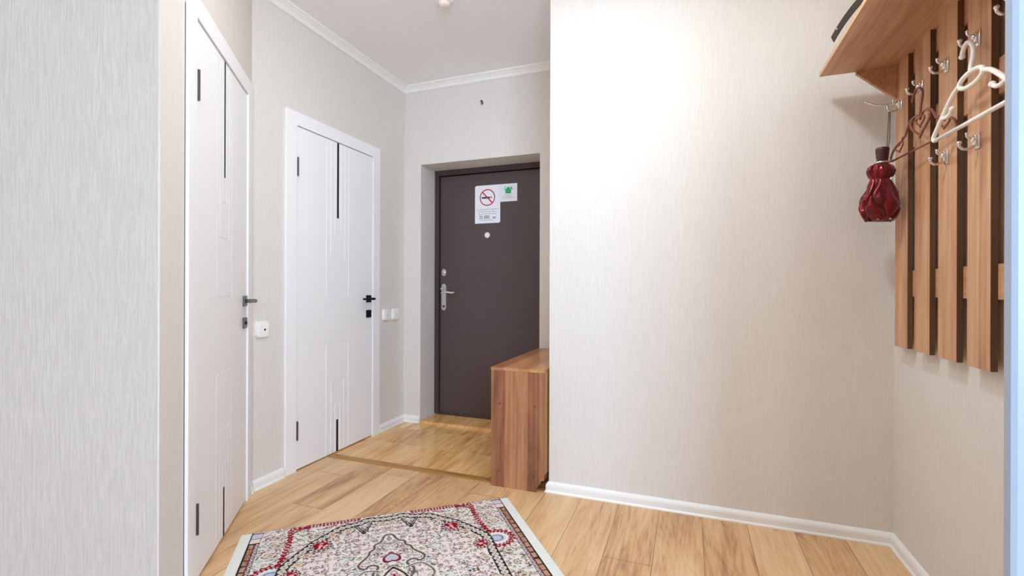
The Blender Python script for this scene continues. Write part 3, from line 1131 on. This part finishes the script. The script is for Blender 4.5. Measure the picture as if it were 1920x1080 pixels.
# ------------------------------------------------------------------ folded umbrella
ux, uy = 0.712, 2.285
root = empty('folded_umbrella', (ux, uy, 1.374), label='folded burgundy satin umbrella hanging by its strap from the far end hook', cat='umbrella')
off = (ux, uy, 1.374)


def umb_profile(t):
    pts = [(0.0, 0.048), (0.06, 0.056), (0.22, 0.066), (0.34, 0.063), (0.46, 0.054), (0.58, 0.044), (0.67, 0.036), (0.72, 0.033), (0.77, 0.041), (0.86, 0.046), (0.94, 0.040), (1.0, 0.016)]
    for (a, b), (c, d) in zip(pts, pts[1:]):
        if a <= t <= c:
            k = (t - a) / (c - a)
            return b + (d - b) * k
    return 0.016


bm = B()
NS, NT_ = 160, 72
H0 = 0.222
rings = []
for j in range(NT_ + 1):
    t = j / NT_
    R0 = umb_profile(t)
    ring = []
    for k in range(NS):
        a = 2 * PI * k / NS
        wob = 0.5 * mnoise.noise(Vector((math.cos(a) * 1.2, math.sin(a) * 1.2, t * 3 + 5)))
        if t < 0.74:
            tw = a + 1.9 * t + 1.6 * wob
            f = (tw * 5 / (2 * PI)) % 1
            crease = math.exp(-(min(f, 1 - f) / 0.10) ** 2)          # deep valley of each wrap
            swell = f * (1 - f) * 4
            fade = min(1.0, (0.74 - t) / 0.2)
            tw2 = a - 1.9 * t + 1.0 + wob
            g = (tw2 * 3 / (2 * PI)) % 1
            cr2 = math.exp(-(min(g, 1 - g) / 0.07) ** 2)
            rr_ = R0 * (0.99 - 0.24 * crease * fade - 0.17 * cr2 * fade + 0.08 * swell)
        else:
            rr_ = R0 * (1 + 0.06 * math.sin(a * 7 + 9 * t + 3 * wob) + 0.05 * math.sin(a * 12 - 5 * t))
        rr_ *= 1 + 0.05 * mnoise.noise(Vector((math.cos(a) * 3, math.sin(a) * 3, t * 6)))
        da = (a - PI * 1.02 + PI) % (2 * PI) - PI
        rr_ *= 1 + 0.30 * math.exp(-(da / 0.30) ** 2 - ((t - 0.30) / 0.12) ** 2)
        z = t * H0 - 0.010 * math.exp(-t * 14) * (0.5 + 0.5 * math.sin(a * 2 + 1)) + 0.003 * math.sin(a * 8) * math.exp(-t * 20)
        x_ = rr_ * math.cos(a)
        if x_ > 0.060:
            x_ = 0.060 + (x_ - 0.060) * 0.5
        ring.append(bm.verts.new((x_, rr_ * math.sin(a) * 0.8, z + 0.006)))
    rings.append(ring)
for a, b in zip(rings, rings[1:]):
    for k in range(NS):
        bm.faces.new((a[k], a[(k + 1) % NS], b[(k + 1) % NS], b[k]))
bm.faces.new(rings[0][::-1])
bm.faces.new(rings[-1])
obj('canopy', bm, M['satin'], root, True)
bm = B()
hx_ = 0.006
lathe(bm, [(0.0175, 0.222), (0.0180, 0.232), (0.0215, 0.258), (0.0235, 0.280), (0.0222, 0.287), (0.012, 0.290)], (hx_, 0, 0), 28)
obj('handle', bm, M['burgundy'], root, True)
bm = B()
lathe(bm, [(0.026, 0.224), (0.028, 0.229), (0.020, 0.234)], (hx_ - 0.002, 0, 0), 28)
tag(obj('collar', bm, M['satinchrome'], root, True), label='thin silver collar')
bm = B()
p0 = Vector((hx_ + 0.014, 0, 0.288))
p1 = Vector((0.748 - ux, slots[0] - uy, 1.812 - 1.374))
tube(bm, [p0, p0 + Vector((0.003, 0.002, 0.03)), p1], 0.0016, 6)
tube(bm, [p0 + Vector((0.004, 0, -0.004)), p0 + Vector((0.010, 0.002, 0.03)), p1 + Vector((0.004, 0, 0))], 0.0016, 6)
tag(obj('strap', bm, plain('grey_cord', srgb(98, 92, 84), 0.7), root), label='thin grey cord strap')
bm = B()
sphere(bm, (0.026, -0.030, 0.158), 0.0055)
tag(obj('snap_button', bm, M['cream'], root, True), label='small white snap button')
for a in (3.5, 4.3, 5.2, 5.9, 2.6, 0.6, 1.5):
    bm = B()
    sphere(bm, (0.046 * math.cos(a), 0.038 * math.sin(a), 0.002), 0.0028, 1, 1, 1, 10, 6)
    obj('rib_tip', bm, M['cream'], root, True)

# ------------------------------------------------------------------ dark strap on the shelf
root = empty('leather_belt', (0.53, 1.9, ZT + 0.016), label='dark brown strap with a small rivet lying on the rack shelf', cat='belt')
bm = B()
path = smooth_path([(-0.016, 0.262, 0.052), (-0.013, 0.20, 0.058), (-0.004, 0.12, 0.066), (0.012, 0.03, 0.070), (0.040, -0.06, 0.060), (0.09, -0.14, 0.040), (0.15, -0.2, 0.02)], 8)
rings = []
for i, p in enumerate(path):
    hgt = 0.021
    
    q = []
    for dx, dz in ((-0.0016, 0), (0.0016, 0), (0.006, -hgt), (0.003, -hgt)):
        q.append(bm.verts.new((p.x + dx + 0.004 * (dz < 0), p.y, max(p.z + dz, 0.001))))
    rings.append(q)
for a, b in zip(rings, rings[1:]):
    for k in range(4):
        bm.faces.new((a[k], a[(k + 1) % 4], b[(k + 1) % 4], b[k]))
bm.faces.new(rings[0][::-1])
bm.faces.new(rings[-1])
# tail that lies down on the shelf and carries the strap
box(bm, 0.005, 0.16, -0.30, -0.18, 0.0, 0.022, 0.003)
obj('strap', bm, M['belt'], root)
bm = B()
sphere(bm, (-0.0135, 0.196, 0.050), 0.0032)
obj('rivet', bm, M['chrome'], root, True)


# ------------------------------------------------------------------ rug
def build_rug():
    L, D, st = 1.230, 1.10, 0.0026
    P2, P1 = np.array([-1.845, 1.549]), np.array([-0.887, 2.320])
    e = (P1 - P2) / np.hypot(*(P1 - P2))
    ang = math.atan2(e[1], e[0])
    nu, nv = int(L / st) + 1, int(D / st) + 1
    u = np.linspace(0, L, nu)
    v = np.linspace(0, D, nv)
    U, V = np.meshgrid(u, v, indexing='ij')
    A = np.abs(U - L / 2)
    Vm = np.where(V > D / 2 + 0.02, D + 0.04 - V, V)
    rng = np.random.default_rng(5)
    c = lambda r, g, b: np.array(srgb(r, g, b))
    cream, white = c(232, 222, 214), c(226, 226, 220)
    dark, red, tan, blue, pink = c(46, 36, 36), c(140, 20, 38), c(184, 150, 120), c(186, 190, 212), c(222, 190, 186)
    olive, grey = c(120, 108, 84), c(128, 116, 114)
    col = np.zeros(U.shape + (3,)) + cream

    def put(mask, color, al=1.0):
        m = mask.astype(float)[..., None] * al
        col[:] = col * (1 - m) + color * m

    def value_noise(scale, seed):
        g = np.random.default_rng(seed).random((int(L / scale) + 4, int(D / scale) + 4))
        x, y = A / scale, Vm / scale
        xi, yi = x.astype(int), y.astype(int)
        fx, fy = x - xi, y - yi
        fx, fy = fx * fx * (3 - 2 * fx), fy * fy * (3 - 2 * fy)
        return (g[xi, yi] * (1 - fx) * (1 - fy) + g[xi + 1, yi] * fx * (1 - fy) + g[xi, yi + 1] * (1 - fx) * fy + g[xi + 1, yi + 1] * fx * fy)

    # fine field: pale pink and cool cream weave with many small blossoms
    n1, n2, n3 = value_noise(0.05, 1), value_noise(0.0085, 2), value_noise(0.0105, 3)
    put(n1 > 0.55, c(228, 214, 208), 0.8)
    put(n1 < 0.3, c(218, 218, 208), 0.8)
    put(n2 > 0.74, c(96, 84, 84), 0.8)
    put(n3 > 0.80, c(146, 70, 74), 0.75)
    put((n3 < 0.14), dark, 0.8)
    # little ring blossoms on a jittered lattice
    cell = 0.038
    gx, gy = np.floor(A / cell).astype(int), np.floor(Vm / cell).astype(int)
    jr = rng.random((60, 60, 4))
    a_ = jr[gx, gy]
    dx = A - (gx + 0.3 + 0.4 * a_[..., 0]) * cell
    dy = Vm - (gy + 0.3 + 0.4 * a_[..., 1]) * cell
    th = np.arctan2(dy, dx)
    rr = np.hypot(dx, dy * 1.3) * (1 + 0.25 * np.sin(5 * th + a_[..., 2] * 6))
    put(rr < 0.0095, c(224, 212, 204))
    for i, cc in enumerate((grey, c(150, 70, 72), olive, c(120, 126, 150))):
        sel = (a_[..., 2] * 4).astype(int) == i
        put(sel & (rr < 0.0100) & (rr > 0.0066), cc, 0.85)
        put(sel & (rr < 0.0032), (red if i == 1 else dark if i == 0 else tan if i == 2 else blue), 0.9)

    def dist(poly, wob=0.0, frq=150.0):
        best = np.full(U.shape, 9.0)
        s_at = np.zeros(U.shape)
        s0 = 0.0
        for (x0, y0), (x1, y1) in zip(poly, poly[1:]):
            ll = math.hypot(x1 - x0, y1 - y0) + 1e-9
            t = np.clip(((A - x0) * (x1 - x0) + (Vm - y0) * (y1 - y0)) / ll ** 2, 0, 1)
            d = np.hypot(A - x0 - t * (x1 - x0), Vm - y0 - t * (y1 - y0))
            m = d < best
            s_at = np.where(m, s0 + t * ll, s_at)
            best = np.where(m, d, best)
            s0 += ll
        if wob:
            best = best + wob * np.sin(s_at * frq)
        return best, s_at

    def sm(p, n=6):
        return [(q.x, q.y) for q in smooth_path([(a, b, 0) for a, b in p], n)]

    # cream ground between the chain and the red zigzag
    chain = sm([(0.0, 0.048), (0.05, 0.040), (0.085, 0.034), (0.125, 0.058), (0.20, 0.078), (0.26, 0.134), (0.30, 0.170), (0.325, 0.205), (0.372, 0.274), (0.407, 0.343),
                (0.405, 0.454), (0.406, 0.60), (0.406, 0.70)])
    # red zigzag outside of the chain
    d, s = dist([(0.13, 0.010), (0.20, 0.016), (0.30, 0.014), (0.34, 0.012)], 0.004, 330)
    put(d < 0.016, red, 0.9)
    put((d < 0.014) & (np.sin(s * 420) > 0.45), pink)
    d, s = dist([(0.34, 0.026), (0.405, 0.018), (0.414, 0.03), (0.408, 0.09), (0.408, 0.125), (0.412, 0.20), (0.424, 0.29), (0.43, 0.31)], 0.004, 260)
    put(d < 0.0105, red)
    put((d < 0.004) & (np.sin(s * 300) > 0.6), pink)
    d, s = dist([(0.36, 0.03), (0.40, 0.055)], 0.003, 300)
    put(d < 0.005, c(168, 60, 60))
    # red burst with a blue heart
    bx, by = 0.448, 0.372
    th = np.arctan2(Vm - by, A - bx)
    rb = np.hypot((A - bx) * 0.92, Vm - by)
    z = 0.010 * (2 * np.abs((th * 9 / PI) % 1 - 0.5))
    put(rb < 0.060 + z * 1.5, white)
    put((rb < 0.064 + z * 1.6) & (rb > 0.044 + z) & (A > bx - 0.034), red)
    put((rb < 0.057 + z) & (rb > 0.051 + z) & (np.sin(th * 22) > 0.2), pink)
    put(rb < 0.036, c(206, 204, 206))
    put(rb < 0.022, blue)
    put((rb < 0.026) & (rb > 0.021), c(90, 76, 120))
    # chain: dark border with beads
    d, s = dist(chain)
    ph = np.sin(s * 2 * PI / 0.055)
    put(d < 0.0215, dark)
    put((d < 0.0150 * np.sqrt(np.clip(np.abs(ph), 0, 1))), c(206, 204, 198))
    put((d < 0.005) & (np.abs(ph) > 0.75), tan)
    # leaves beside the chain
    for (px_, py_, cc) in ((0.17, 0.115, tan), (0.235, 0.125, c(196, 120, 100)), (0.02, 0.085, tan), (0.33, 0.265, c(190, 110, 96)), (0.355, 0.325, tan), (0.365, 0.50, tan), (0.30, 0.11, olive),
                           (0.47, 0.48, olive), (0.46, 0.60, c(160, 110, 110)), (0.36, 0.60, c(190, 120, 100)), (0.45, 0.15, grey), (0.47, 0.22, tan), (0.46, 0.08, c(150, 80, 80))):
        q = np.hypot((A - px_), (Vm - py_) * 1.7)
        wv = 1 + 0.2 * np.sin(6 * np.arctan2(Vm - py_, A - px_))
        put((q < 0.030 * wv) & (q > 0.024 * wv), dark, 0.8)
        put(q < 0.024 * wv, c(220, 204, 184))
        put(q < 0.011 * wv, cc)
    # blossoms hanging on the chain
    for (px_, py_, R) in ((0.278, 0.205, 0.034), (0.374, 0.393, 0.028), (0.30, 0.60, 0.03)):
        q = np.hypot(A - px_, Vm - py_)
        th = np.arctan2(Vm - py_, A - px_)
        put(q < R * 1.35, c(210, 200, 194))
        put((q < R * 1.35) & (q > R * 1.1) & (np.sin(th * 14) > -0.4), dark)
        put(q < R * (1 + 0.08 * np.sin(th * 10)), red)
        put((q < R * 0.85) & (n2 > 0.66), pink)
        put(q < R * 0.25, c(230, 160, 160))
    # dark pendants
    for tri in ([(0.137, 0.075), (0.103, 0.152), (0.070, 0.066)],):
        d, s = dist(tri, 0.0015, 400)
        put(d < 0.0075, dark)
        put((d < 0.0026) & (np.sin(s * 500) > 0), cream)
    put(np.hypot(A - 0.103, Vm - 0.152) < 0.009, dark)
    # vine medallion round the middle
    for poly, w, cc in ((sm([(0.0, 0.195), (0.018, 0.205), (0.035, 0.250), (0.062, 0.272), (0.064, 0.30), (0.084, 0.320), (0.088, 0.345), (0.108, 0.372), (0.128, 0.402), (0.124, 0.425),
                             (0.104, 0.438), (0.088, 0.420), (0.064, 0.425), (0.056, 0.445), (0.076, 0.480), (0.07, 0.52), (0.045, 0.55), (0.03, 0.60)]), 0.0052, c(92, 80, 72)),
                        (sm([(0.0, 0.456), (0.024, 0.485), (0.044, 0.520), (0.050, 0.560), (0.02, 0.60), (0, 0.605)]), 0.0046, dark),
                        (sm([(0.052, 0.47), (0.10, 0.455), (0.13, 0.48), (0.15, 0.53), (0.13, 0.57), (0.10, 0.575)]), 0.0042, c(110, 96, 92)),
                        (sm([(0.036, 0.325), (0.066, 0.335), (0.086, 0.365), (0.070, 0.395), (0.05, 0.40)]), 0.0022, grey),
                        (sm([(0.016, 0.30), (0.030, 0.280), (0.052, 0.290), (0.040, 0.318)]), 0.0022, grey)):
        d, s = dist(poly, 0.0012, 500)
        put(d < w * 1.0 + 0.004, c(222, 212, 204))
        put(d < w, cc)
    for (px_, py_, ra, rb_) in ((0.042, 0.31, 0.016, 0.009), (0.052, 0.345, 0.018, 0.010), (0.0, 0.235, 0.010, 0.014), (0.066, 0.51, 0.018, 0.012), (0.025, 0.265, 0.010, 0.008)):
        q = np.hypot((A - px_) / ra, (Vm - py_) / rb_)
        put((q < 1) & (q > 0.62), c(110, 104, 98))
        put(q < 0.3, dark)
    # heart in the middle, and a red one below
    def hrt(cy, k, outer, inner):
        X, Y = A / k, -(Vm - cy) / k
        f = (X * X + Y * Y - 1) ** 3 - X * X * Y ** 3
        Y2 = -Y
        f = (X * X + Y2 * Y2 - 1) ** 3 - X * X * Y2 ** 3
        put(f < 0, outer)
        X, Y2 = X / 0.70, Y2 / 0.70
        f = (X * X + Y2 * Y2 - 1) ** 3 - X * X * Y2 ** 3
        put(f < 0, inner)
    hrt(0.378, 0.033, c(120, 26, 48), c(196, 190, 204))
    put((Vm > 0.50) & (Vm < 0.575) & (A < (Vm - 0.497) * 0.42), red)
    # side borders
    put(A > 0.524, cream)
    lat = (np.abs(((Vm / 0.024) % 1) * 2 - 1) * 0.014)
    put((A > 0.524) & (A < 0.5275), dark)
    put((A > 0.5275) & (A < 0.542) & (np.abs(A - 0.528 - lat) < 0.0022), c(96, 44, 66))
    put((A > 0.5275) & (A < 0.542) & (np.abs(A - 0.542 + lat) < 0.0022), dark)
    put((A > 0.542) & (A < 0.547), c(120, 30, 48))
    put((A > 0.547) & (A < 0.567), tan)
    put((A > 0.547) & (A < 0.567) & (n2 > 0.55), c(150, 112, 88))
    put((A > 0.547) & (A < 0.567) & (np.abs(((Vm / 0.042) % 1) - 0.5) < 0.08), dark)
    put((A > 0.5655) & (A < 0.5715), dark)
    top = (V < 0.105) & (A > 0.524) & (A < 0.567)
    put(top, c(222, 212, 206))
    put(top & (V > 0.018) & (V < 0.052) & (A > 0.532), c(196, 198, 210))
    for (a, b) in ((0.010, 0.016), (0.056, 0.062)):
        put(top & (V > a) & (V < b), c(108, 36, 60))
    put(top & (V > 0.098), dark)
    put((A > 0.524) & (A < 0.529) & (V < 0.105) & (V > 0.02), c(96, 60, 72))
    put(A > 0.5715, c(232, 232, 226))
    put((A > 0.5715) & ((((V / 0.006) % 1) < 0.3)), c(222, 222, 216))
    # worn edge line along the bound side
    put((V < 0.004) & (A < 0.5715) & (np.sin(U * 260) > -0.1), c(92, 40, 48), 0.8)
    # each yarn slightly different
    col *= (0.94 + 0.12 * rng.random(U.shape))[..., None]
    hz = 0.0078 + 0.0007 * rng.random(U.shape)
    hz[A > 0.5715] = 0.0060
    hz += 0.0015 * np.sin(U * 3.1 + 1) * np.exp(-V * 5) * 0
    verts = np.stack([U, -V, hz], -1).reshape(-1, 3)
    nt = len(verts)
    idx = np.arange(nt).reshape(nu, nv)
    quads = np.stack([idx[:-1, :-1], idx[:-1, 1:], idx[1:, 1:], idx[1:, :-1]], -1).reshape(-1, 4)
    # skirt down to the floor
    rim = np.concatenate([idx[:, 0], idx[-1, 1:], idx[::-1, -1][1:], idx[0, ::-1][1:-1]])
    low = verts[rim].copy()
    low[:, 2] = 0.0003
    li = nt + np.arange(len(rim))
    side = np.stack([rim, np.roll(rim, -1), np.roll(li, -1), li], -1)
    allv = np.concatenate([verts, low])
    allq = np.concatenate([quads, side])
    colf = np.concatenate([col.reshape(-1, 3), col.reshape(-1, 3)[rim]])
    me = bpy.data.meshes.new('rug')
    me.vertices.add(len(allv))
    me.vertices.foreach_set('co', allv.astype(np.float32).ravel())
    me.loops.add(allq.size)
    me.loops.foreach_set('vertex_index', allq.astype(np.int32).ravel())
    me.polygons.add(len(allq))
    me.polygons.foreach_set('loop_start', (np.arange(len(allq)) * 4).astype(np.int32))
    me.update(calc_edges=True)
    at = me.color_attributes.new('weave', 'FLOAT_COLOR', 'POINT')
    at.data.foreach_set('color', np.concatenate([colf, np.ones((len(colf), 1))], 1).astype(np.float32).ravel())
    nd = NT('woven_rug')
    a = nd.n('ShaderNodeVertexColor', layer_name='weave')
    f = nd.noise(nd.coords(), 900, 2)
    nd.bump(f, 0.0006)
    me.materials.append(nd.set(a.outputs[0], 0.95, spec=0.1))
    o = bpy.data.objects.new('rug', me)
    C.objects.link(o)
    o.location = (P2[0], P2[1], 0.0)
    o.rotation_euler = (0, 0, ang)
    tag(o, 'cream patterned rug with dark red flowers and pale side bands on the floor', 'rug')


build_rug()
